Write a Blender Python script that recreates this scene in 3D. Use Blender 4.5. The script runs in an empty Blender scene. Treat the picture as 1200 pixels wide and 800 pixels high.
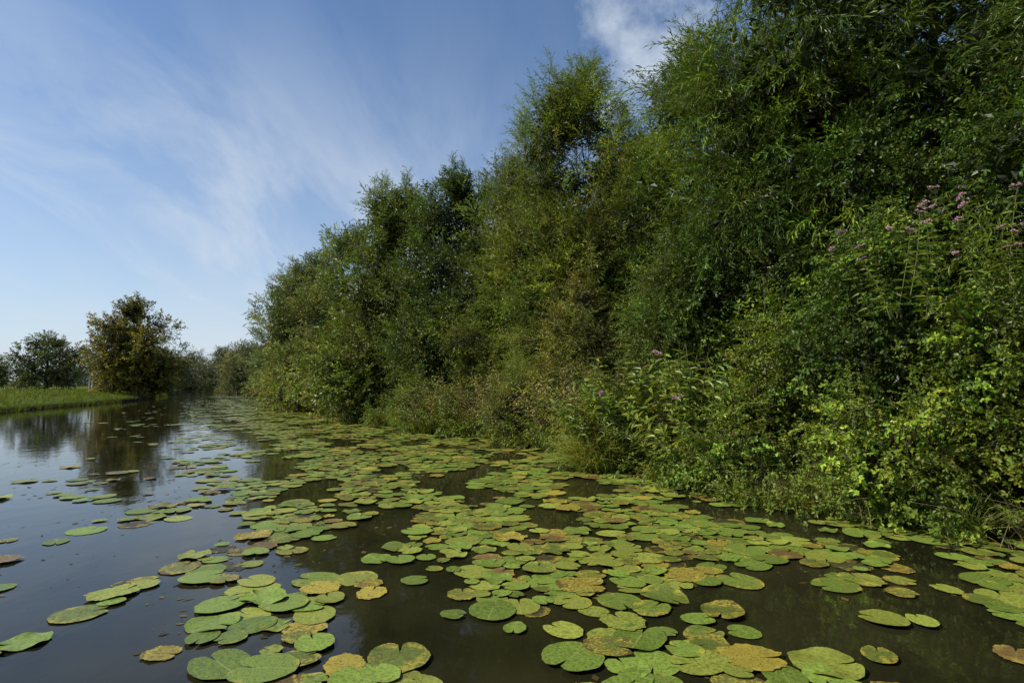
import bpy, math
import numpy as np
from mathutils import Vector
rng = np.random.default_rng(11)
scene = bpy.context.scene

# ------------------------------------------------------------------ helpers
def norm(a):
    return a / np.maximum(np.linalg.norm(a, axis=-1, keepdims=True), 1e-9)

def rand_unit(n):
    return norm(rng.normal(size=(n, 3)))

def nt(mat):
    mat.use_nodes = True
    t = mat.node_tree
    t.nodes.clear()
    return t, t.nodes, t.links

class Acc:
    """accumulates quads"""
    def __init__(s):
        s.V = []; s.F = []; s.T = []; s.M = []; s.n = 0
    def add(s, V, F, T, M):
        s.V.append(V.astype(np.float32)); s.F.append((F + s.n).astype(np.int32))
        s.T.append(T.astype(np.float32)); s.M.append(M.astype(np.int32)); s.n += len(V)
    def arrays(s):
        return np.concatenate(s.V), np.concatenate(s.F), np.concatenate(s.T), np.concatenate(s.M)
    def build(s, name, mats, smooth=False):
        V, F, T, M = s.arrays()
        me = bpy.data.meshes.new(name)
        me.vertices.add(len(V)); me.vertices.foreach_set("co", V.ravel())
        me.loops.add(F.size); me.loops.foreach_set("vertex_index", F.ravel())
        me.polygons.add(len(F))
        me.polygons.foreach_set("loop_start", np.arange(0, F.size, 4, dtype=np.int32))
        try: me.polygons.foreach_set("loop_total", np.full(len(F), 4, dtype=np.int32))
        except Exception: pass
        for m in mats: me.materials.append(m)
        me.polygons.foreach_set("material_index", M)
        me.polygons.foreach_set("use_smooth", np.full(len(F), smooth, dtype=bool))
        a = me.attributes.new("tint", 'FLOAT_VECTOR', 'FACE')
        a.data.foreach_set("vector", T.ravel())
        me.update(calc_edges=True)
        ob = bpy.data.objects.new(name, me)
        scene.collection.objects.link(ob)
        return ob

def tube(P, r, sides=5):
    P = np.asarray(P, float); k = len(P); r = np.asarray(r, float)
    d = norm(np.gradient(P, axis=0))
    ref = np.array([0.31, 0.93, 0.17]); x = norm(np.cross(d, ref)); y = np.cross(d, x)
    a = np.linspace(0, 2*np.pi, sides, endpoint=False)
    V = P[:, None] + r[:, None, None]*(np.cos(a)[None, :, None]*x[:, None] + np.sin(a)[None, :, None]*y[:, None])
    V = V.reshape(-1, 3)
    i, j = np.meshgrid(np.arange(k-1), np.arange(sides), indexing='ij')
    i = i.ravel(); j = j.ravel(); j2 = (j+1) % sides
    return V, np.stack([i*sides+j, i*sides+j2, (i+1)*sides+j2, (i+1)*sides+j], 1)

def add_tube(acc, P, r, sides, col, mat=1):
    V, F = tube(P, r, sides)
    acc.add(V, F, np.tile(col, (len(F), 1)), np.full(len(F), mat))

def leaves(acc, P, D, N, L, W, tint, shape='diamond', fold=0.15, droop=0.12, mat=0):
    n = len(P)
    D = norm(D); S = norm(np.cross(D, N)); N = np.cross(S, D)
    L = np.broadcast_to(L, n)[:, None]; W = np.broadcast_to(W, n)[:, None]
    if shape == 'diamond':
        V = np.stack([P, P+D*L*.42+S*W*.5+N*W*fold, P+D*L-N*L*droop, P+D*L*.42-S*W*.5+N*W*fold], 1)
        F = np.arange(n*4).reshape(n, 4); T = tint
    else:
        V = np.stack([P, P+D*L*.25+S*W*.46+N*W*fold, P+D*L*.66+S*W*.36+N*(W*fold-L*droop*.4), P+D*L-N*L*droop,
                      P+D*L*.66-S*W*.36+N*(W*fold-L*droop*.4), P+D*L*.25-S*W*.46+N*W*fold], 1)
        b = (np.arange(n)*6)[:, None]
        F = np.stack([b+np.array([0, 1, 2, 3]), b+np.array([0, 3, 4, 5])], 1).reshape(-1, 4)
        T = np.repeat(tint, 2, axis=0)
    acc.add(V.reshape(-1, 3), F, T, np.full(len(F), mat))

def grey(n, lo=.7, hi=1.3):
    a = rng.uniform(lo, hi, (n, 1)); h = rng.uniform(-.15, .15, (n, 1))
    return np.concatenate([a*(1+h), a, a*(1-h)], 1)

STEM = np.array([.07, .065, .03])

# ------------------------------------------------------------------ templates (unit length, growing +Z, bending towards +X)
def tpl_spray(nsub=6, nleaf=8, L=.12, W=.022, bend=.35, shape='diamond', twig=.005, spread=.6, sublen=.42, trif=False, lnoise=.35):
    acc = Acc()
    def curve(p0, d0, ln, b, k=5):
        t = np.linspace(0, 1, k)[:, None]
        return p0 + d0*ln*t + np.array([1., 0, -.15])*b*ln*t**2
    d0 = norm(np.array([rng.uniform(-.1, .1), rng.uniform(-.15, .15), 1.]))
    C = curve(np.zeros(3), d0, 1., bend)
    add_tube(acc, C, np.linspace(twig, twig*.3, 5), 3, STEM)
    lines = [(C, .3, nleaf*2)]
    for i in range(nsub):
        t = .12 + .75*(i+rng.uniform(0, .7))/nsub
        p = d0*t + np.array([1., 0, -.15])*bend*t**2
        a = i*2.4+rng.uniform(-.5, .5)
        sd = norm(np.array([math.cos(a), math.sin(a), rng.uniform(.5, 1.3)]))
        ln = sublen*(1.15-t)*rng.uniform(.75, 1.25)
        c = curve(p, sd, ln, bend*.6, 3)
        if trif: add_tube(acc, c, np.linspace(twig*.6, twig*.2, 3), 3, STEM)
        lines.append((c, .1, max(3, int(nleaf*ln/sublen))))
    for c, t0, n in lines:
        t = np.linspace(t0, 1, n); k = len(c)-1
        idx = np.minimum((t*k).astype(int), k-1); f = (t*k-idx)[:, None]
        P = c[idx]*(1-f)+c[idx+1]*f; A = norm(c[idx+1]-c[idx])
        side = norm(np.cross(A, rand_unit(n)))
        side = side*np.where(np.arange(n) % 2, 1, -1)[:, None]
        D = norm(A*(1-spread*.5)+side*spread+rng.normal(size=(n, 3))*.15+np.array([.15, 0, 0]))
        N = norm(np.array([-.5, 0, .6])+rng.normal(size=(n, 3))*lnoise*1.6)
        s = rng.uniform(.7, 1.2, n)
        if trif:
            P = P+D*L*.5
            for ang in (-1, 0, 1):
                S = norm(np.cross(D, N))
                D2 = norm(D*(1. if ang == 0 else .35)+S*ang*.9)
                leaves(acc, P, D2, norm(N+rng.normal(size=(n, 3))*.2), L*s, W*s, grey(n), shape)
        else:
            leaves(acc, P, D, N, L*s, W*s, grey(n), shape)
    return acc.arrays()

def tpl_core(n=60, size=.24):
    acc = Acc()
    P = rand_unit(n)*rng.uniform(0, 1, (n, 1))**.5*.9
    leaves(acc, P, rand_unit(n), rand_unit(n), size, size*.55, grey(n, .45, .8), 'diamond')  # filler leaves tinted dark, crown interior shade put into their colour
    return acc.arrays()

def tpl_herb(nw=9, L=.13, W=.036, flower=None, bend=.15, shape='hex', up=.35, stemcol=(.12, .13, .05)):
    acc = Acc()
    t = np.linspace(0, 1, 6)[:, None]
    C = np.array([0, 0, 1.])*t+np.array([1., 0, 0])*bend*t**2
    add_tube(acc, C, np.linspace(.006, .003, 6), 4, np.array(stemcol))
    for i in range(nw):
        tt = .15+.83*i/nw
        p = np.array([bend*tt*tt, 0, tt]); m = 3
        a = i*1.1+np.arange(m)*2.09+rng.uniform(-.3, .3, m)
        D = np.stack([np.cos(a), np.sin(a), np.full(m, up)+rng.uniform(-.4, .4, m)], 1)
        leaves(acc, np.tile(p, (m, 1)), D, np.tile([0, 0, 1.], (m, 1))+rng.normal(size=(m, 3))*.3,
               L*rng.uniform(.8, 1.15, m)*(1.2-.6*tt), W*(1.2-.5*tt), grey(m), shape, droop=.3)
    if flower is not None:
        for k in range(5):
            c = C[-1]+np.array([rng.normal()*.03, rng.normal()*.03, rng.uniform(.01, .03)])
            add_tube(acc, np.array([C[-1]-[0, 0, .04], c]), [.003, .002], 3, np.array(stemcol))
            n = 18
            u = rand_unit(n); u[:, 2] = abs(u[:, 2])
            leaves(acc, c+u*.007, u, rand_unit(n), .018, .011, np.array(flower)*rng.uniform(.6, 1.3, (n, 1)), mat=2)
    return acc.arrays()

def tpl_grass(n=26, spread=.35, w=.012):
    acc = Acc()
    for i in range(n):
        a = rng.uniform(0, 6.28); h = rng.uniform(.55, 1); lean = rng.uniform(.05, spread)
        d = np.array([math.cos(a), math.sin(a), 0]); s = np.array([-d[1], d[0], 0])*w
        b = d*rng.uniform(0, .1)
        z = np.array([0, 0, 1.])
        c = [b, b+d*lean*.3+z*h*.5, b+d*lean+z*h*.85, b+d*lean*1.8+z*h*.92]
        ww = [1, .9, .6, .1]
        V = np.array([c[k]+s*ww[k]*e for k in range(4) for e in (-.5, .5)])
        F = np.array([[0, 1, 3, 2], [2, 3, 5, 4], [4, 5, 7, 6]])
        acc.add(V, F, np.tile(grey(1), (3, 1)), np.zeros(3))
    return acc.arrays()

TP = {
 'willow': [tpl_spray(6, 8, .135, .027, b) for b in (.15, .3, .45, .6, .3)],
 'willowdroop': [tpl_spray(6, 8, .16, .027, b, spread=.42) for b in (.5, .7, 1.0, .6)],
 'willowfar': [tpl_spray(5, 6, .20, .054, b) for b in (.15, .3, .45, .3)],
 'broad': [tpl_spray(6, 6, .10, .066, b, 'hex', spread=.8) for b in (.2, .35, .5, .3)],
 'broadfar': [tpl_spray(5, 5, .17, .12, b, spread=.8) for b in (.2, .35, .5)],
 'bramble': [tpl_spray(4, 4, .088, .064, b, 'hex', spread=.9, trif=True, lnoise=.28) for b in (.5, .8, .6)],
 'core': [tpl_core() for _ in range(4)],
 'balsam': [tpl_herb(12, .12, .032, None, .15), tpl_herb(13, .12, .03, None, .3), tpl_herb(11, .13, .036, None, .1)],
 'agrimony': [tpl_herb(9, .12, .034, (.60, .36, .42), .12), tpl_herb(10, .13, .03, (.50, .30, .35), .25)],
 'goldenrod': [tpl_herb(16, .10, .018, None, .3, 'diamond', .7), tpl_herb(17, .10, .017, None, .2, 'diamond', .7)],
 'grass': [tpl_grass(), tpl_grass(20, .6), tpl_grass(30, .25)],
}

def frames(d):
    n = len(d); z = norm(d)
    g = np.array([0, 0, -1.])+rng.normal(size=(n, 3))*.3
    x = norm(g-(g*z).sum(1, keepdims=True)*z); y = np.cross(z, x)
    return np.stack([x, y, z], 2)

WARM = np.array([1.85, 1.58, .84])
def place(acc, kind, T, D, S, C):
    C = C*WARM
    tpls = TP[kind]; R = frames(D); which = rng.integers(0, len(tpls), len(T))
    for k, (V, F, Tn, M) in enumerate(tpls):
        m = which == k; n = int(m.sum())
        if not n: continue
        P = np.einsum('nij,mj->nmi', R[m], V)*S[m][:, None, None]+T[m][:, None]
        FF = F[None]+(np.arange(n)*len(V))[:, None, None]
        base = np.where((M == 0)[None, :, None], C[m][:, None]*Tn[None], np.broadcast_to(Tn[None], (n,)+Tn.shape))
        acc.add(P.reshape(-1, 3), FF.reshape(-1, 4), base.reshape(-1, 3), np.tile(M, n))

# ------------------------------------------------------------------ materials
def leaf_mat(name, trans=.27, rough=.42, tboost=(1.4, 1.35, .5), spec=.35):
    m = bpy.data.materials.new(name); t, N, Lk = nt(m)
    o = N.new('ShaderNodeOutputMaterial'); at = N.new('ShaderNodeAttribute'); at.attribute_name = 'tint'
    p = N.new('ShaderNodeBsdfPrincipled'); p.inputs['Roughness'].default_value = rough
    p.inputs['Specular IOR Level'].default_value = spec
    tr = N.new('ShaderNodeBsdfTranslucent'); m2 = N.new('ShaderNodeVectorMath'); m2.operation = 'MULTIPLY'
    m2.inputs[1].default_value = tboost
    Lk.new(at.outputs['Vector'], p.inputs['Base Color']); Lk.new(at.outputs['Vector'], m2.inputs[0]); Lk.new(m2.outputs[0], tr.inputs[0])
    mx = N.new('ShaderNodeMixShader'); mx.inputs[0].default_value = trans
    Lk.new(p.outputs[0], mx.inputs[1]); Lk.new(tr.outputs[0], mx.inputs[2]); Lk.new(mx.outputs[0], o.inputs[0])
    return m
def simple_tint(name, rough, noise=None):
    m = bpy.data.materials.new(name); t, N, Lk = nt(m)
    o = N.new('ShaderNodeOutputMaterial'); at = N.new('ShaderNodeAttribute'); at.attribute_name = 'tint'
    p = N.new('ShaderNodeBsdfPrincipled'); p.inputs['Roughness'].default_value = rough; p.inputs['Specular IOR Level'].default_value = .1
    if noise:
        ge = N.new('ShaderNodeTexCoord'); no = N.new('ShaderNodeTexNoise'); no.inputs['Scale'].default_value = noise; no.inputs['Detail'].default_value = 3
        mr = N.new('ShaderNodeMapRange'); mr.inputs[3].default_value = .5; mr.inputs[4].default_value = 1.5
        mul = N.new('ShaderNodeVectorMath'); mul.operation = 'SCALE'
        Lk.new(ge.outputs['Object'], no.inputs['Vector']); Lk.new(no.outputs[0], mr.inputs[0])
        Lk.new(at.outputs['Vector'], mul.inputs[0]); Lk.new(mr.outputs[0], mul.inputs['Scale']); Lk.new(mul.outputs[0], p.inputs['Base Color'])
    else:
        Lk.new(at.outputs['Vector'], p.inputs['Base Color'])
    Lk.new(p.outputs[0], o.inputs[0]); return m
M_LEAF = leaf_mat('leaf'); M_BARK = simple_tint('bark', .85, 18.); M_PETAL = simple_tint('petal', .6)
M_GRASS = leaf_mat('grass_blade', .35, .8, (1.3, 1.3, .5), .05)
MATS = [M_LEAF, M_BARK, M_PETAL]; GMATS = [M_GRASS, M_BARK, M_PETAL]

# ------------------------------------------------------------------ river banks (world metres, camera at origin looking +Y)
RB = np.array([[25, -40], [12, -8], [9.2, -1], [7.4, 2.5], [5.4, 5.6], [4.2, 7.0], [3.3, 8.6], [2.4, 10.6], [1.0, 14.5], [-1.7, 18.4], [-5.2, 22.8],
               [-9.5, 30], [-17.5, 45], [-25.5, 60], [-54, 107], [-84, 157], [-150, 260], [-400, 1500]], float)
LB = np.array([[-5, -40], [-13, -10], [-18, 5], [-24, 22], [-28.5, 32], [-31, 38.6], [-33, 46], [-39.5, 62], [-49, 82], [-66, 112], [-90, 157], [-158, 260], [-420, 1500]], float)
def rbx(y): return np.interp(y, RB[:, 1], RB[:, 0])
def lbx(y): return np.interp(y, LB[:, 1], LB[:, 0])

# ------------------------------------------------------------------ tree generator
def make_tree(name, x, y, H, R, zlow, nl, ns, kind, sc, col, upright=.5, ground=.5, leaders=3, trunk=.12, cull=.3,
              lobe=.32, prof=.6, stems=1, core=1, elong=1.25, barkcol=(.06, .05, .035), core_shade=.28, tip=1.4, peak=.85):
    acc = Acc(); base = np.array([x, y, ground-.1]); col = np.array(col)
    cam2 = norm(np.array([-x, -y, 0.])[None])[0]
    riv = np.array([-.88, -.47, 0]) if x > rbx(y)-1 else cam2
    cs = []; rs = []
    while len(cs) < nl:
        t = rng.uniform(0, 1)**.85; z = zlow+(H-zlow)*t
        pr = max(0.03, math.sin(math.pi*(t*peak+1-peak)))**prof
        a = rng.uniform(0, 2*np.pi); u = np.array([math.cos(a), math.sin(a), 0])
        if max(u@cam2, u@riv) < -.15 and rng.uniform() > cull: continue
        lr = R*lobe*(1-.45*t)*rng.uniform(.6, 1.35)
        rr = max(0, R*pr-lr*.7)*rng.uniform(.1, 1)**.5*rng.uniform(.8, 1.18)
        cs.append(np.array([x, y, 0])+u*rr+np.array([0, 0, z-lr*.3*t])); rs.append(lr)
    cs = np.array(cs); rs = np.array(rs)
    tops = []
    for k in range(stems):
        off = np.array([rng.normal(), rng.normal(), 0]).clip(-1.3, 1.3)*(.14*R if stems > 1 else .05*R)
        tp = np.array([x, y, H*.78])+off*1.5
        b = base+off*.5
        t = np.linspace(0, 1, 8)[:, None]
        C = b*(1-t)+tp*t+np.sin(t*np.pi*rng.uniform(1, 2))*np.array([rng.normal(), rng.normal(), 0])*.03*R
        rad = trunk*(1-t[:, 0])**.8+.012
        add_tube(acc, C, rad*(.7 if stems > 1 else 1), 7, np.array(barkcol)); tops.append(C)
    for c, r in zip(cs, rs):
        if c[2] < base[2]+.4: continue
        C = min(tops, key=lambda q: np.linalg.norm(q[:, :2]-c[:2], axis=1).min())
        dh = np.linalg.norm(C[:, :2]-c[:2], axis=1)
        i = np.argmin(abs(C[:, 2]-np.clip(c[2]-.8*dh, base[2]+.2, H))); p0 = C[i]
        md = p0*.45+c*.55; md[2] = p0[2]+(c[2]-p0[2])*.35
        t = np.linspace(0, .92, 5)[:, None]
        B = p0*(1-t)**2+2*md*t*(1-t)+c*t**2
        add_tube(acc, B, np.linspace(min(.05, max(.012, trunk*.2)), .006, 5), 4, np.array(barkcol))
    li = rng.choice(nl, ns, p=rs**2/(rs**2).sum())
    u = rand_unit(ns); rr = rng.uniform(.1, 1, ns)**.5*rng.uniform(.8, 1.15, ns)
    off = u*(rs[li]*rr)[:, None]; off[:, 2] *= elong
    T = cs[li]+off
    D = norm(u*.8+np.array([0, 0, upright])+rng.normal(size=(ns, 3))*.25+norm(cs[li]-np.array([x, y, H*.4]))*.35)
    lobec = rng.uniform(.65, 1.35, (nl, 1))[li]
    lobeh = rng.uniform(.86, 1.20, (nl,))[li]
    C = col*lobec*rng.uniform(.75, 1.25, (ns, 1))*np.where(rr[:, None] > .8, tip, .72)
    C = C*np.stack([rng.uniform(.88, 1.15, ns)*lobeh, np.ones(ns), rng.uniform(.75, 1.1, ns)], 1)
    S = sc*rng.uniform(.6, 1.25, ns)
    keep = T[:, 2] > .12
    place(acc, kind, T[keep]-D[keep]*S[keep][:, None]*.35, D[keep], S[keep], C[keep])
    for k in range(leaders):
        i = np.argsort(-cs[:, 2])[rng.integers(0, max(2, nl//3))]; p = cs[i]+rand_unit(1)[0]*rs[i]*.5
        h = rs[i]*rng.uniform(1.0, 2.0)+.3; n = int(9+h*9)
        t = np.linspace(0, 1, n)[:, None]; ln = np.array([rng.normal()*.15, rng.normal()*.15, 1.])
        Pp = p+ln*h*t
        add_tube(acc, Pp[[0, n//2, -1]], [.010, .006, .002], 3, STEM)
        a = rng.uniform(0, 6.28, n)
        Dd = norm(np.stack([np.cos(a), np.sin(a), np.full(n, .8)+t[:, 0]*1.6], 1))
        place(acc, kind, Pp, Dd, sc*(.8-.45*t[:, 0])*rng.uniform(.7, 1.2, n), np.tile(col*1.15, (n, 1)))
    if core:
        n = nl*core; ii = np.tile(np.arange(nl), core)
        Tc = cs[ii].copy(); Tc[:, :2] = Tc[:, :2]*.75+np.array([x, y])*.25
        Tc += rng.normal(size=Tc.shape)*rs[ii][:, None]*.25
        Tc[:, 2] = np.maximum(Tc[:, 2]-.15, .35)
        place(acc, 'core', Tc, rand_unit(n), rs[ii]*.9, np.tile(col*core_shade, (n, 1)))  # core leaves darkened further to paint the shadow inside the crown
    return acc.build(name, MATS)

# ---- willows on the right bank
make_tree('willow_tree', 10.8, 7.4, 13.0, 4.3, 1.5, 70, 2900, 'willowdroop', .95, (.054, .098, .024), .25, trunk=.28, stems=2, leaders=6, core=3, lobe=.30)
make_tree('willow_tree', 7.7, 11.6, 14.0, 4.7, 1.5, 85, 4300, 'willowdroop', .9, (.058, .104, .024), .3, trunk=.3, stems=3, leaders=14, core=3, lobe=.29)
make_tree('willow_tree', 5.0, 15.0, 10.6, 3.0, 1.0, 44, 1900, 'willow', .85, (.074, .124, .026), .8, trunk=.12, stems=3, leaders=12, core=3, elong=1.3, lobe=.36)
make_tree('willow_tree', 2.1, 17.4, 11.1, 2.7, 1.0, 90, 3200, 'willow', .85, (.100, .150, .036), .9, trunk=.06, stems=4, leaders=38, core=4, elong=1.6, prof=.42, lobe=.34)
make_tree('willow_tree', .4, 21.0, 9.7, 2.8, 1.0, 60, 1800, 'willow', .95, (.090, .138, .042), .8, trunk=.08, stems=3, leaders=22, core=3, elong=1.4, prof=.42, lobe=.36)
make_tree('alder_tree', -2.2, 22.6, 9.6, 2.9, .8, 60, 1900, 'broad', .82, (.048, .088, .026), .8, trunk=.08, stems=3, leaders=22, core=3, elong=1.3, prof=.42, lobe=.36)
make_tree('willow_tree', -5.2, 26.5, 10.2, 3.3, .8, 56, 1450, 'willowfar', 1.0, (.084, .128, .046), .7, trunk=.09, stems=3, leaders=14, core=3, elong=1.3, prof=.45, lobe=.36)
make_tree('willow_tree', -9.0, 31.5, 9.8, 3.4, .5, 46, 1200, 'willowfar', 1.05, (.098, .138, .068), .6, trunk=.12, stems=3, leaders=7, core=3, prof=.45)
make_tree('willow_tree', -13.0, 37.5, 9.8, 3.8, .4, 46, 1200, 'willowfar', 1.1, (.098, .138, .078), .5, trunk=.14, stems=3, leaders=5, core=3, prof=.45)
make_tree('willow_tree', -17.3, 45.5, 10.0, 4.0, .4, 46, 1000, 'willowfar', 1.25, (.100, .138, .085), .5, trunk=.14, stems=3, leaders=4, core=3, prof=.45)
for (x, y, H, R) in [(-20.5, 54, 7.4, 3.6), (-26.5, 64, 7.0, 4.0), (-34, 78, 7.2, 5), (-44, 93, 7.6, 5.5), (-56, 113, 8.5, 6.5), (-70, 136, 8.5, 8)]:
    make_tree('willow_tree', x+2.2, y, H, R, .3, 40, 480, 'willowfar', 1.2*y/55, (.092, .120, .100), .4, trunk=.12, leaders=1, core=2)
for (x, y, H, R) in [(11, 17, 12, 4.5), (5.5, 22, 11.0, 3.6), (1.5, 26, 10.3, 3.8), (-2.5, 31, 10, 4), (-7, 38, 9.2, 4.5), (17, 10, 13, 5), (14, 3, 12, 4.5)]:
    make_tree('willow_tree', x, y, H, R, .8, 55, 520, 'willowfar', 1.3, (.065, .105, .030), .5, trunk=.16, leaders=2, core=4)

# ---- shrub layer on the right bank
for (x, y, H, R, n, c) in [(9.0, 2.1, 3.3, 1.8, 500, (.08, .14, .024)), (7.0, 4.5, 3.7, 1.7, 950, (.066, .118, .024)), (5.9, 6.3, 3.0, 1.5, 950, (.082, .132, .024)),
                        (5.25, 7.7, 3.7, 1.5, 900, (.058, .106, .024)), (4.3, 9.9, 2.6, 1.2, 450, (.09, .138, .026)), (4.5, 6.7, 1.4, .9, 300, (.09, .145, .03)), (6.0, 4.8, 1.3, 1.0, 330, (.080, .13, .03)), (3.3, 8.5, 1.1, .8, 220, (.085, .138, .03))]:
    make_tree('bramble_bush', x, y, H, R, .05, 17, n, 'bramble', .55, c, .2, .2, leaders=2, trunk=.03, stems=4, core=2, lobe=.42, prof=.3, tip=1.45)
for (x, y, H, R, n) in [(8.0, 7.4, 6.6, 2.2, 1100), (6.4, 9.8, 6.0, 2.0, 1000), (4.9, 12.2, 6.4, 1.9, 1000)]:
    make_tree('elder_bush', x, y, H, R, .6, 22, n, 'broad', .66, (.046, .088, .022), .4, .5, leaders=3, trunk=.06, stems=4, core=3, lobe=.42, prof=.4)
for (x, y, H, R, n, c) in [(3.5, 12.4, 4.2, 1.4, 750, (.080, .124, .036)), (1.9, 14.3, 4.0, 1.6, 850, (.11, .138, .050)), (1.0, 16.8, 4.9, 1.6, 800, (.080, .124, .038)),
                        (-1.3, 19.0, 3.6, 1.6, 600, (.10, .145, .038)), (-3.7, 22.2, 4.4, 1.7, 500, (.075, .12, .036)), (1.7, 11.4, 1.2, .7, 260, (.14, .18, .05)), (.2, 15.1, 1.8, 1.0, 300, (.11, .15, .045)), (-3.3, 20.0, 1.6, 1.0, 260, (.10, .15, .04))]:
    make_tree('sallow_bush', x, y, H, R, .1, 22, n, 'willow', .66, c, .5, .2, leaders=4, trunk=.04, stems=5, core=3, lobe=.42, prof=.35)
for (x, y, H, R) in [(-6.7, 24.6, 3.4, 2.0), (-8.8, 29.4, 4.8, 1.9), (-12.3, 33.9, 3.6, 2.4), (-16.1, 41.6, 4.8, 2.5), (-20.8, 50.8, 3.8, 3.0)]:
    make_tree('sallow_bush', x, y, H, R, .1, 22, 420, 'broadfar', .8, (.085, .128, .040), .5, .3, leaders=2, trunk=.05, stems=3, core=3, lobe=.40, prof=.35)

# ---- herbs along the right waterline
def wob(y): return -.28*np.maximum(0, np.sin(y*1.7+1)+np.sin(y*.73)+.6*np.sin(y*3.9+2))
def herb_band(name, kind, y0, y1, n, in0, in1, s0, s1, col, lean=.35, pw=1., clump=0):
    acc = Acc()
    if clump:
        cy = rng.uniform(y0, y1, clump); y = cy[rng.integers(0, clump, n)]+rng.normal(size=n)*.28
    else: y = rng.uniform(y0, y1, n)
    d = in0+(in1-in0)*rng.uniform(0, 1, n)**pw+wob(y)
    x = rbx(y)+d*.88; yy = y+d*.47
    z = np.clip(d*.3, -.02, .3)
    D = np.stack([rng.normal(size=n)*.28-lean*.88, rng.normal(size=n)*.28-lean*.47, np.ones(n)], 1)
    S = rng.uniform(s0, s1, n); C = np.array(col)*rng.uniform(.7, 1.3, (n, 1))*np.stack([rng.uniform(.85, 1.25, n), np.ones(n), np.ones(n)], 1)
    place(acc, kind, np.stack([x, yy, z], 1), D, S, C)
    return acc.build(name, MATS)
herb_band('himalayan_balsam', 'balsam', 8.0, 11.8, 260, .0, 1.3, .8, 2.3, (.10, .155, .036), clump=9)
herb_band('hemp_agrimony', 'agrimony', 8.4, 11.5, 4, .2, .9, 1.6, 2.1, (.10, .15, .035))
herb_band('nettle_patch', 'balsam', 2.5, 8.5, 230, -.05, .9, .4, 1.1, (.08, .13, .03), .6, clump=12)
herb_band('nettle_patch', 'balsam', 12.5, 32, 560, -.2, 1.0, .4, 1.5, (.09, .14, .036), .5, clump=24)
herb_band('goldenrod_clump', 'goldenrod', 11.8, 19, 460, .0, 1.2, .9, 2.2, (.125, .132, .066), clump=14)
herb_band('sedge_fringe', 'grass', 9, 62, 850, -.35, .4, .3, .8, (.11, .15, .05), .6, clump=90)
herb_band('reed_tuft', 'grass', 10.7, 11.5, 60, -.3, .2, .6, 1.2, (.14, .18, .06), lean=.5)
herb_band('sedge_fringe', 'grass', 2, 9, 220, -.3, .3, .25, .6, (.10, .14, .045), .7, clump=18)
acc = Acc(); n = 680                      # trailing skirts hanging into the water
cy = rng.uniform(2.5, 24, 60); y = cy[rng.integers(0, 60, n)]+rng.normal(size=n)*.25; d = rng.uniform(-.35, .5, n)+wob(y)
place(acc, 'bramble', np.stack([rbx(y)+d*.88, y+d*.47, rng.uniform(.10, .7, n)*np.clip(1+d*.5, .4, 1)], 1), np.stack([rng.normal(size=n)*.4-.88, rng.normal(size=n)*.4-.47, rng.uniform(-.4, .6, n)], 1),
      rng.uniform(.35, .65, n), np.array([.085, .135, .028])*rng.uniform(.7, 1.3, (n, 1)))
acc.build('bramble_skirt', MATS)
# flowering stems growing out of the brambles, high on the right
acc = Acc(); n = 26
y = np.concatenate([rng.uniform(5.8, 6.7, 16), rng.uniform(4.6, 7.0, 10)]); d = rng.uniform(-.1, .6, n)
place(acc, 'agrimony', np.stack([rbx(y)+d*.88, y+d*.47, rng.uniform(2.25, 2.85, n)], 1), np.stack([rng.normal(size=n)*.2-.2, rng.normal(size=n)*.2-.1, np.ones(n)], 1),
      rng.uniform(.8, 1.15, n), np.array([.09, .14, .03])*rng.uniform(.8, 1.2, (n, 1)))
acc.build('hemp_agrimony', MATS)
# dry stalks and twigs
acc = Acc()
for i in range(230):
    y = rng.uniform(4, 19) if i < 120 else rng.uniform(4.2, 8.5)
    d = rng.uniform(-.2, .4) if i < 120 else rng.uniform(-.6, .1)
    h = rng.uniform(.5, 2.4) if i < 120 else rng.uniform(.3, .8)
    p = np.array([rbx(y)+d*.88, y+d*.47, max(0., d*.3)]); dr = np.array([rng.normal()*.4-.3, rng.normal()*.4-.2, 1.])
    t = np.linspace(0, 1, 6)[:, None]
    C = p+dr*h*t+np.array([rng.normal()*.3-.3, rng.normal()*.3-.1, -.35])*h*t**2
    add_tube(acc, C, np.linspace(.005, .002, 6), 3, np.array([.26, .19, .11])*rng.uniform(.5, 1.2))
acc.build('dry_stalks', MATS)

# ------------------------------------------------------------------ left bank trees
make_tree('hawthorn_tree', -41.5, 62, 10.4, 5.1, 1.2, 60, 2300, 'broadfar', 1.0, (.100, .108, .028), .3, .9, leaders=2, trunk=.3, core=3, prof=.42, cull=.8, lobe=.34)
make_tree('oak_tree', -71, 87, 8.8, 5.8, 2.0, 40, 800, 'broadfar', 1.3, (.060, .085, .036), .2, 1.0, leaders=0, trunk=.3, core=2, prof=.45, cull=.8)
make_tree('oak_tree', -84, 92, 6.0, 3.2, 1.5, 30, 350, 'broadfar', 1.2, (.060, .085, .038), .2, 1.0, leaders=0, trunk=.2, core=2, prof=.45, cull=.8)
make_tree('hawthorn_bush', -56, 84, 5.5, 3.6, 1.0, 30, 450, 'broadfar', 1.1, (.070, .098, .034), .2, 1.0, leaders=0, trunk=.15, core=2, prof=.45)
for (x, y, H, R) in [(-52, 84, 4.6, 3.0), (-60, 97, 6.5, 4), (-70, 112, 8.5, 5), (-80, 132, 9, 6.5), (-92, 150, 10, 8), (-100, 176, 11, 10), (-84, 186, 11, 10)]:
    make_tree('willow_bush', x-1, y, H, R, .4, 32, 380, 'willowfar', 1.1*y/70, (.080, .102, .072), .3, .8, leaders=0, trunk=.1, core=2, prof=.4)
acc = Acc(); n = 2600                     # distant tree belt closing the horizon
a = rng.uniform(-1.45, .2, n); rad = rng.uniform(235, 300, n)
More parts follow.
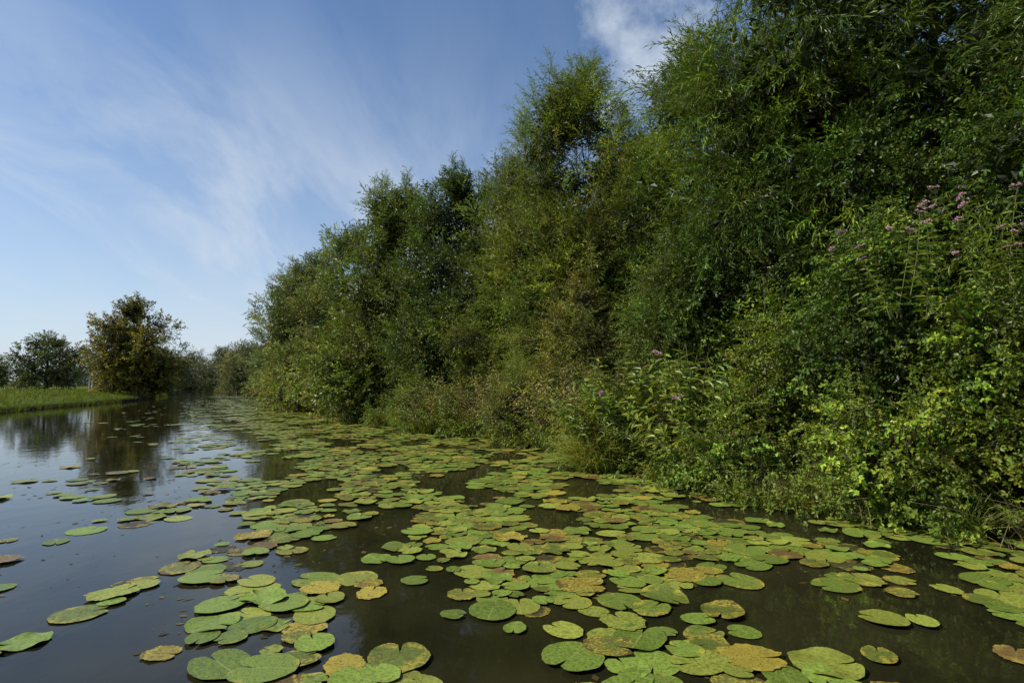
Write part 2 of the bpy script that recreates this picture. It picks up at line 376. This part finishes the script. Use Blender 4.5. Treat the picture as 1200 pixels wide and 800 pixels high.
z = rng.uniform(0, 1, n)*(6+3.*np.sin(a*37)+2.*np.sin(a*91+1))
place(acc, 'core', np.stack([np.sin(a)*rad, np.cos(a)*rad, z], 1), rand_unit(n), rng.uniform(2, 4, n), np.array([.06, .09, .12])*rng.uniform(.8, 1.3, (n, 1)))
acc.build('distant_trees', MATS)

# left bank grass
acc = Acc(); n = 7000
y = 22+rng.uniform(0, 1, n)**1.3*56; d = rng.uniform(0, 1, n)**1.8*26-.2
x = lbx(y)-d*.9
place(acc, 'grass', np.stack([x, y+d*.25, np.interp(d, [-.1, .1, .7, 3, 15, 80], [0, .05, .35, .6, .83, 1])], 1), np.stack([rng.normal(size=n)*.15+.1, rng.normal(size=n)*.15, np.ones(n)], 1),
      rng.uniform(.10, .30, n)*np.where(rng.uniform(size=n) > .93, 1.9, 1), np.array([.070, .098, .026])*rng.uniform(.5, 1.4, (n, 1)))
acc.build('meadow_grass', GMATS)

# posts and bank edging
acc = Acc()
for (x, y, h) in [(-48.5, 66, 2.0), (-47.2, 66.4, 1.9), (-49.6, 67, 1.5)]:
    add_tube(acc, np.array([[x, y, .6], [x, y, 1+h*.5], [x+.03, y, 1+h], [x+.03, y, 1.02+h]]), [.10, .10, .09, .001], 8, np.array([.42, .36, .27]))
acc.build('wooden_posts', MATS)
acc = Acc()
pts = np.array([[lbx(v)+.12, v, 0] for v in np.linspace(51, 62, 9)])
for i in range(8):
    p, q = pts[i], pts[i+1]; e = norm((q-p)[None])[0]; s = np.array([e[1], -e[0], 0])*.04
    c = []
    for b in (p+e*.02, q-e*.02):
        for zz in (-.3, .24+rng.normal()*.02):
            for sg in (-1, 1): c.append(b+s*sg+np.array([0, 0, zz]))
    c = np.array(c)
    F = np.array([[0, 1, 3, 2], [4, 6, 7, 5], [0, 2, 6, 4], [1, 5, 7, 3], [2, 3, 7, 6], [0, 4, 5, 1]])
    acc.add(c, F, np.tile([.05, .04, .025], (6, 1)), np.ones(6))
    add_tube(acc, np.array([p+s*2.6+[0, 0, -.4], p+s*2.6+[0, 0, .30], p+s*2.6+[0, 0, .31]]), [.06, .06, .001], 6, np.array([.06, .045, .03]))
acc.build('timber_bank_edging', MATS)

# ------------------------------------------------------------------ ground sheet with the river channel
ys = np.concatenate([[-400, -120], np.arange(-40, 30, .5), np.arange(30, 170, 1.5), [175, 182, 190, 210, 240, 300, 400, 600, 1000, 2500]])
lo = np.array([-2500, -900, -350, -150, -80, -40, -22, -13, -8, -5, -3, -2, -1.2, -.7, -.35, -.1])
ro = -lo[::-1]
rows = []
for y in ys:
    l, r = lbx(y), rbx(y)
    xs = np.concatenate([l+lo, [l+.15, l+(r-l)*.25, (l+r)/2, l+(r-l)*.75, r-.15], r+ro])
    d = np.concatenate([-lo, [-.15, -1, -1, -1, -.15], ro])
    z = np.interp(d, [-1, -.15, .1, .7, 3, 15, 80], [-1.0, -.25, .05, .35, .6, .85, 1.0])
    zr = np.interp(d, [-1, -.15, .2, .9, 3, 15, 80], [-1.0, -.25, .0, .22, .45, .8, 1.0])
    z[len(lo)+3:] = zr[len(lo)+3:]
    if y > 172: z = np.full_like(z, .9)
    if -40 <= y <= 170: z = z+np.where(d > 0, 1, 0)*rng.normal(size=len(z))*.035
    rows.append(np.stack([xs, np.full_like(xs, y), z], 1))
G = np.array(rows); nr, nc = G.shape[:2]
i, j = np.meshgrid(np.arange(nr-1), np.arange(nc-1), indexing='ij'); i = i.ravel(); j = j.ravel()
F = np.stack([i*nc+j, i*nc+j+1, (i+1)*nc+j+1, (i+1)*nc+j], 1)
acc = Acc(); acc.add(G.reshape(-1, 3), F, np.ones((len(F), 3)), np.zeros(len(F)))
mg = bpy.data.materials.new('meadow_ground'); t, N, Lk = nt(mg)
o = N.new('ShaderNodeOutputMaterial'); p = N.new('ShaderNodeBsdfPrincipled'); p.inputs['Roughness'].default_value = 1.; p.inputs['Specular IOR Level'].default_value = .02
tc = N.new('ShaderNodeTexCoord'); n1 = N.new('ShaderNodeTexNoise'); n1.inputs['Scale'].default_value = 1.7; n1.inputs['Detail'].default_value = 8
cr = N.new('ShaderNodeValToRGB'); cr.color_ramp.elements[0].position = .35; cr.color_ramp.elements[0].color = (.05, .07, .012, 1); cr.color_ramp.elements[1].position = .65; cr.color_ramp.elements[1].color = (.115, .15, .025, 1)
sp = N.new('ShaderNodeSeparateXYZ'); mr = N.new('ShaderNodeMapRange'); mr.inputs[1].default_value = .12; mr.inputs[2].default_value = .3
mx = N.new('ShaderNodeMix'); mx.data_type = 'RGBA'; mx.inputs[6].default_value = (.022, .018, .011, 1)
mr2 = N.new('ShaderNodeMath'); mr2.operation = 'MULTIPLY_ADD'; mr2.inputs[1].default_value = .58
mr3 = N.new('ShaderNodeMapRange'); mr3.inputs[1].default_value = 4; mr3.inputs[2].default_value = -4
mm = N.new('ShaderNodeMath'); mm.operation = 'MULTIPLY'
Lk.new(tc.outputs['Object'], n1.inputs[0]); Lk.new(n1.outputs[0], cr.inputs[0])
Lk.new(tc.outputs['Object'], sp.inputs[0]); Lk.new(sp.outputs[2], mr.inputs[0])
Lk.new(sp.outputs[1], mr2.inputs[0]); Lk.new(sp.outputs[0], mr2.inputs[2]); Lk.new(mr2.outputs[0], mr3.inputs[0])
Lk.new(mr.outputs[0], mm.inputs[0]); Lk.new(mr3.outputs[0], mm.inputs[1]); Lk.new(mm.outputs[0], mx.inputs[0])
Lk.new(cr.outputs[0], mx.inputs[7]); Lk.new(mx.outputs[2], p.inputs['Base Color']); Lk.new(p.outputs[0], o.inputs[0])
acc.build('ground', [mg], True)

# ------------------------------------------------------------------ water
acc = Acc()
acc.add(np.array([[-300, -120, 0], [120, -120, 0], [120, 190, 0], [-300, 190, 0.]]), np.array([[0, 1, 2, 3]]), np.ones((1, 3)), np.zeros(1))
mw = bpy.data.materials.new('river_water'); t, N, Lk = nt(mw)
o = N.new('ShaderNodeOutputMaterial'); p = N.new('ShaderNodeBsdfPrincipled')
p.inputs['Roughness'].default_value = .035; p.inputs['IOR'].default_value = 1.33
tc = N.new('ShaderNodeTexCoord'); mp = N.new('ShaderNodeMapping'); mp.inputs['Scale'].default_value = (1, .6, 1)
n1 = N.new('ShaderNodeTexNoise'); n1.inputs['Scale'].default_value = 3.0; n1.inputs['Detail'].default_value = 4
n2 = N.new('ShaderNodeTexNoise'); n2.inputs['Scale'].default_value = .6; n2.inputs['Detail'].default_value = 7
b = N.new('ShaderNodeBump'); b.inputs['Strength'].default_value = .065; b.inputs['Distance'].default_value = .05
cr = N.new('ShaderNodeValToRGB'); cr.color_ramp.elements[0].position = .35; cr.color_ramp.elements[0].color = (.012, .012, .005, 1)
cr.color_ramp.elements[1].position = .7; cr.color_ramp.elements[1].color = (.030, .027, .011, 1)
Lk.new(tc.outputs['Object'], mp.inputs[0]); Lk.new(mp.outputs[0], n1.inputs[0]); Lk.new(tc.outputs['Object'], n2.inputs[0])
Lk.new(n1.outputs[0], b.inputs['Height']); Lk.new(b.outputs[0], p.inputs['Normal']); Lk.new(n2.outputs[0], cr.inputs[0]); Lk.new(cr.outputs[0], p.inputs['Base Color'])
Lk.new(p.outputs[0], o.inputs[0])
acc.build('river_water', [mw])

# ------------------------------------------------------------------ water lily pads
def pad_mesh(nth, rings):
    g = .10
    th = np.linspace(-math.pi+g, math.pi-g, nth)
    e = (math.pi-g-abs(th))
    r = 1-.22*np.exp(-(e/.16)**2)
    X = np.cos(th)*r*1.0+.08; Y = np.sin(th)*r*.84
    cx = -.18
    V = []
    for f in rings: V.append(np.stack([cx+(X-cx)*f, Y*f, np.full(nth, f)], 1))
    return np.array(V), th
def smooth_noise2(x, y, s, seed):
    r = np.random.default_rng(seed); v = 0
    for k in range(6):
        a = r.uniform(0, 6.28); f = s*r.uniform(.6, 1.8); v = v+np.sin((x*math.cos(a)+y*math.sin(a))*f+r.uniform(0, 6.28))
    return v/6**.5/1.0
n = 110000
y = 1.5+rng.uniform(0, 1, n)**1.5*75; u = rng.uniform(-13, .4, n); x = rbx(y)+u
out = -u*.87
zd = np.interp(y, [0, 4.5, 7, 12, 21, 35, 60, 80], [7.4, 7.2, 6.6, 6.5, 5.8, 5.3, 4.4, 3.4])
q = out/zd
logd = np.interp(q, [0, .04, .10, .8, 1.05, 1.3, 1.6, 2.0], [-1.3, -.5, 0, 0, -1.1, -1.6, -2.3, -3.6])-np.interp(y, [3, 5, 7], [.35, .15, 0.])
cl = smooth_noise2(x, y, 3.7, 3)*.8+smooth_noise2(x, y, 1.7, 8)*.45
dens = 10**np.minimum(logd+np.minimum(cl*1.8-.38, .35), 0)
dens *= 1-.99*np.exp(-(((x-1.9)/.7)**2+((y-3.8)/.55)**2))
dens *= 1-.95*np.exp(-(((x-.8)/1.1)**2+((y-11.5)/1.1)**2))
size_ = rng.uniform(.10, .20, n)*np.where(rng.uniform(size=n) < .2, .62, 1)
P = []; grid = {}
rej = rng.uniform(size=n)
for k in np.nonzero(rej < dens)[0]:
    s = size_[k]; gx, gy = int(x[k]//.45), int(y[k]//.45); ok = True
    fac = .54
    for a in (-1, 0, 1):
        for b_ in (-1, 0, 1):
            for q_ in grid.get((gx+a, gy+b_), ()):
                mind = (s+size_[q_])*fac
                if (x[k]-x[q_])**2+(y[k]-y[q_])**2 < mind*mind: ok = False; break
            if not ok: break
        if not ok: break
    if ok:
        grid.setdefault((gx, gy), []).append(k); P.append(k)
P = np.array(P); print('pads', len(P))
PV = []; PF = []; PT = []; PL = []; base = 0
hi = pad_mesh(41, [0.02, .35, .7, .92, 1.0]); lowm = pad_mesh(13, [.02, .6, 1.0])
pc = smooth_noise2(x, y, 1.5, 21)
for k in P:
    (T, th) = hi if y[k] < 13 else lowm
    s = size_[k]; a = rng.uniform(0, 6.28); ph = rng.uniform(0, 6.28); kk = rng.integers(2, 6)
    typ = np.clip(rng.uniform()+.08*pc[k], 0, 1)
    rag = (.02 if typ < .8 else .08)*np.sin(13*th+ph)*np.sin(5*th+ph*3)
    f = T[:, :, 2]; X = T[:, :, 0]*(1+.05*np.sin(3*th+ph)+(.02*np.sin(9*th+ph*2)+rag)*f); Y = T[:, :, 1]*(1+.04*np.sin(2*th+ph)+rag*f)*rng.uniform(.95, 1.18)
    curl = rng.uniform(0, 1)**3*.08
    z = .006+rng.uniform(0, .016)+f**3*s*(curl*(.8+np.sin(kk*th+ph)))+X*s*rng.uniform(-.03, .03)
    z = np.maximum(z, .004)
    if typ > .95: z = .004+0*z+X*0+.0005*rng.uniform(0, 1)
    ca, sa = math.cos(a), math.sin(a)
    V = np.stack([x[k]+s*(X*ca-Y*sa), y[k]+s*(X*sa+Y*ca), z], 2).reshape(-1, 3)
    nrg, nth = T.shape[:2]
    i, j = np.meshgrid(np.arange(nrg-1), np.arange(nth-1), indexing='ij'); i = i.ravel(); j = j.ravel()
    F = np.stack([i*nth+j, (i+1)*nth+j, (i+1)*nth+j+1, i*nth+j+1], 1)
    if typ < .55: c = np.array([.175, .245, .036])*rng.uniform(.65, 1.15)
    elif typ < .83: c = np.array([.265, .295, .045])*rng.uniform(.7, 1.1)
    elif typ < .90: c = np.array([.44, .35, .05])*rng.uniform(.65, 1.1)
    elif typ < .95: c = np.array([.22, .14, .045])*rng.uniform(.5, 1.2)
    else: c = np.array([.045, .045, .018])*rng.uniform(.7, 1.4)
    dec = rng.uniform(0, 1)**1.4 if typ < .83 else rng.uniform(.5, 1)
    PV.append(V); PF.append(F+base); base += len(V)
    PT.append(np.tile(c, (len(F), 1)))
    PL.append(np.stack([T[:, :, 0].ravel(), T[:, :, 1].ravel(), np.full(nrg*nth, dec)], 1))
acc = Acc(); acc.add(np.concatenate(PV), np.concatenate(PF), np.concatenate(PT), np.zeros(sum(map(len, PF))))
mp_ = bpy.data.materials.new('lily_pad'); t, N, Lk = nt(mp_)
pads = acc.build('water_lily_pads', [mp_], True)
at = pads.data.attributes.new('local', 'FLOAT_VECTOR', 'POINT'); at.data.foreach_set('vector', np.concatenate(PL).astype(np.float32).ravel())
def MATH(op, a, b=None, c=None):
    m = N.new('ShaderNodeMath'); m.operation = op
    for k, v in enumerate((a, b, c)):
        if v is None: continue
        if isinstance(v, (int, float)): m.inputs[k].default_value = v
        else: Lk.new(v, m.inputs[k])
    return m.outputs[0]
def MIX(f, a, b):
    m = N.new('ShaderNodeMix'); m.data_type = 'RGBA'
    for k, v in ((0, f), (6, a), (7, b)):
        if isinstance(v, (int, float, tuple)): m.inputs[k].default_value = v
        else: Lk.new(v, m.inputs[k])
    return m.outputs[2]
def RAMP(v, a, b, c=0., d=1.):
    m = N.new('ShaderNodeMapRange'); m.interpolation_type = 'SMOOTHSTEP'
    Lk.new(v, m.inputs[0])
    for k, q in zip((1, 2, 3, 4), (a, b, c, d)): m.inputs[k].default_value = q
    return m.outputs[0]
def NOISE(vec, s, d=4, r=.55):
    m = N.new('ShaderNodeTexNoise'); m.inputs['Scale'].default_value = s; m.inputs['Detail'].default_value = d; m.inputs['Roughness'].default_value = r
    Lk.new(vec, m.inputs['Vector']); return m.outputs[0]
o = N.new('ShaderNodeOutputMaterial'); p = N.new('ShaderNodeBsdfPrincipled'); p.inputs['Specular IOR Level'].default_value = .28
ti = N.new('ShaderNodeAttribute'); ti.attribute_name = 'tint'; lc = N.new('ShaderNodeAttribute'); lc.attribute_name = 'local'
tc = N.new('ShaderNodeTexCoord'); ob = tc.outputs['Object']
s3 = N.new('ShaderNodeSeparateXYZ'); Lk.new(lc.outputs['Vector'], s3.inputs[0]); lx, ly, dc = s3.outputs
rad = MATH('SQRT', MATH('ADD', MATH('MULTIPLY', lx, lx), MATH('MULTIPLY', ly, ly)))
ang = MATH('ARCTAN2', ly, MATH('ADD', lx, .2))
vein = MATH('POWER', MATH('ABSOLUTE', MATH('SINE', MATH('MULTIPLY', ang, 10.))), .5)
vein = RAMP(vein, .0, .45, 1., 0.)
mid = RAMP(MATH('ABSOLUTE', ly), .012, .035, 1., 0.)
nbig = NOISE(ob, 9.); nsm = NOISE(ob, 45., 5, .65)
veinm = MATH('MULTIPLY', MATH('MAXIMUM', MATH('MULTIPLY', vein, .35), MATH('MULTIPLY', mid, .6)), .7)
sc1 = N.new('ShaderNodeVectorMath'); sc1.operation = 'SCALE'; Lk.new(ti.outputs['Vector'], sc1.inputs[0]); Lk.new(RAMP(nsm, .3, .7, .6, 1.4), sc1.inputs['Scale'])
c = MIX(MATH('MULTIPLY', veinm, RAMP(dc, 1., .3)), sc1.outputs[0], (.34, .36, .10, 1))
edge = MATH('ADD', MATH('MULTIPLY', rad, .35), MATH('ADD', nbig, MATH('MULTIPLY', dc, .42)))
c = MIX(MATH('MULTIPLY', RAMP(edge, 1.0, 1.2), .65), c, (.46, .37, .05, 1))
c = MIX(MATH('MULTIPLY', RAMP(MATH('ADD', edge, MATH('MULTIPLY', nsm, .4)), 1.40, 1.54), .85), c, (.13, .07, .022, 1))
spots = RAMP(MATH('ADD', nsm, MATH('MULTIPLY', dc, .20)), .63, .71)
c = MIX(MATH('MULTIPLY', spots, .75), c, (.075, .05, .02, 1))
Lk.new(c, p.inputs['Base Color'])
Lk.new(RAMP(nsm, .3, .7, .30, .55), p.inputs['Roughness'])
bm = N.new('ShaderNodeBump'); bm.inputs['Strength'].default_value = .3; bm.inputs['Distance'].default_value = .01
Lk.new(MATH('ADD', MATH('MULTIPLY', vein, -.4), nsm), bm.inputs['Height']); Lk.new(bm.outputs[0], p.inputs['Normal'])
Lk.new(p.outputs[0], o.inputs[0])

# floating debris: small leaf scraps and seeds
acc = Acc(); n = 26000
y = 2+rng.uniform(0, 1, n)**1.4*45; u = -rng.uniform(0, 1, n)**.8*14; x = rbx(y)+u
k = (smooth_noise2(x, y, 1.6, 9)+rng.normal(size=n)*.4) > .5; x = x[k]; y = y[k]; n = len(x)
a = rng.uniform(0, 6.28, n); L = .010+.095*rng.uniform(0, 1, n)**3
leaves(acc, np.stack([x, y, np.full(n, .0035)], 1), np.stack([np.cos(a), np.sin(a), 0*a], 1), np.tile([0, 0, 1.], (n, 1)), L, L*rng.uniform(.2, .7, n),
       np.array([.17, .13, .045])*rng.uniform(.2, 1.3, (n, 1)), fold=.02, droop=0)
acc.build('floating_leaf_litter', MATS)

# ------------------------------------------------------------------ light
EL = math.radians(43); AZ = math.radians(-100)      # azimuth from +Y towards +X
sd = Vector((math.sin(AZ)*math.cos(EL), math.cos(AZ)*math.cos(EL), math.sin(EL)))
ld = bpy.data.lights.new('sun', 'SUN'); ld.energy = 5.0; ld.angle = math.radians(.5); ld.color = (1, .94, .82)
lo_ = bpy.data.objects.new('sun', ld); lo_.rotation_euler = sd.to_track_quat('Z', 'Y').to_euler(); scene.collection.objects.link(lo_)

w = bpy.data.worlds.new('World'); scene.world = w; w.use_nodes = True
t = w.node_tree; N = t.nodes; Lk = t.links; N.clear()
o = N.new('ShaderNodeOutputWorld'); bg = N.new('ShaderNodeBackground'); bg.inputs[1].default_value = .118
sky = N.new('ShaderNodeTexSky'); sky.sky_type = 'NISHITA'; sky.sun_disc = False; sky.sun_elevation = EL; sky.sun_rotation = AZ % (2*math.pi)
sky.air_density = 1.0; sky.dust_density = .3; sky.ozone_density = 3.0
tc = N.new('ShaderNodeTexCoord'); gen = tc.outputs['Generated']
s3 = N.new('ShaderNodeSeparateXYZ'); Lk.new(gen, s3.inputs[0]); dx, dy, dz = s3.outputs
inv = MATH('DIVIDE', 1., MATH('ADD', MATH('MAXIMUM', dz, 0.), .3))
cb = N.new('ShaderNodeCombineXYZ'); Lk.new(MATH('MULTIPLY', dx, inv), cb.inputs[0]); Lk.new(MATH('MULTIPLY', dy, inv), cb.inputs[1])
mp = N.new('ShaderNodeMapping'); mp.inputs['Rotation'].default_value = (0, 0, math.radians(-84)); mp.inputs['Scale'].default_value = (2.2, .8, 1); mp.inputs['Location'].default_value = (.1, 1.1, 0)
Lk.new(cb.outputs[0], mp.inputs[0])
n1 = N.new('ShaderNodeTexNoise'); n1.inputs['Scale'].default_value = 1.5; n1.inputs['Detail'].default_value = 10; n1.inputs['Roughness'].default_value = .6; n1.inputs['Distortion'].default_value = .7
Lk.new(mp.outputs[0], n1.inputs[0])
n2 = NOISE(cb.outputs[0], .9, 3)
# thin cirrus veil over the western half, thinning towards the zenith
band = MATH('MULTIPLY', RAMP(dz, .58, .22), RAMP(MATH('SUBTRACT', MATH('MULTIPLY', dx, -1.), MATH('MULTIPLY', dz, .3)), -.55, .25))
cir = MATH('MULTIPLY', RAMP(MATH('ADD', n1.outputs[0], MATH('MULTIPLY', n2, .5)), .44, 1.06), MATH('ADD', MATH('MULTIPLY', band, .8), .10))
haze = MATH('POWER', MATH('SUBTRACT', 1., MATH('MAXIMUM', dz, 0.)), 4.)
cov = MATH('MAXIMUM', cir, MATH('MULTIPLY', haze, .88))
cov = MATH('ADD', MATH('MULTIPLY', cov, .7), MATH('MULTIPLY', MATH('ADD', cir, MATH('MULTIPLY', haze, .8)), .3))
dt = N.new('ShaderNodeVectorMath'); dt.operation = 'DOT_PRODUCT'; Lk.new(gen, dt.inputs[0]); dt.inputs[1].default_value = (.185, .838, .510)
np_ = NOISE(gen, 9., 6, .6)
puff = MATH('MULTIPLY', RAMP(MATH('ADD', dt.outputs['Value'], MATH('MULTIPLY', MATH('SUBTRACT', np_, .5), .045)), .988, 1.008), .85)
cov = MATH('MINIMUM', MATH('MAXIMUM', cov, puff), 1.)
tn = N.new('ShaderNodeVectorMath'); tn.operation = 'MULTIPLY'; tn.inputs[1].default_value = (.88, 1.02, 1.14); Lk.new(sky.outputs[0], tn.inputs[0])
c = MIX(cov, tn.outputs[0], (5.5, 6.2, 7.0, 1))
Lk.new(c, bg.inputs[0]); Lk.new(bg.outputs[0], o.inputs[0])

# ------------------------------------------------------------------ camera
cd = bpy.data.cameras.new('camera'); cam = bpy.data.objects.new('camera', cd); scene.collection.objects.link(cam)
cd.lens = 20; cd.sensor_width = 36; cd.clip_end = 6000; cd.clip_start = .05
cam.location = (0, 0, 1.6); cam.rotation_euler = (math.radians(90+4.3), 0, 0)
scene.camera = cam
scene.view_settings.view_transform = 'Standard'; scene.view_settings.look = 'None'; scene.view_settings.exposure = 0
print('polys', sum(len(o.data.polygons) for o in scene.objects if o.type == 'MESH'))
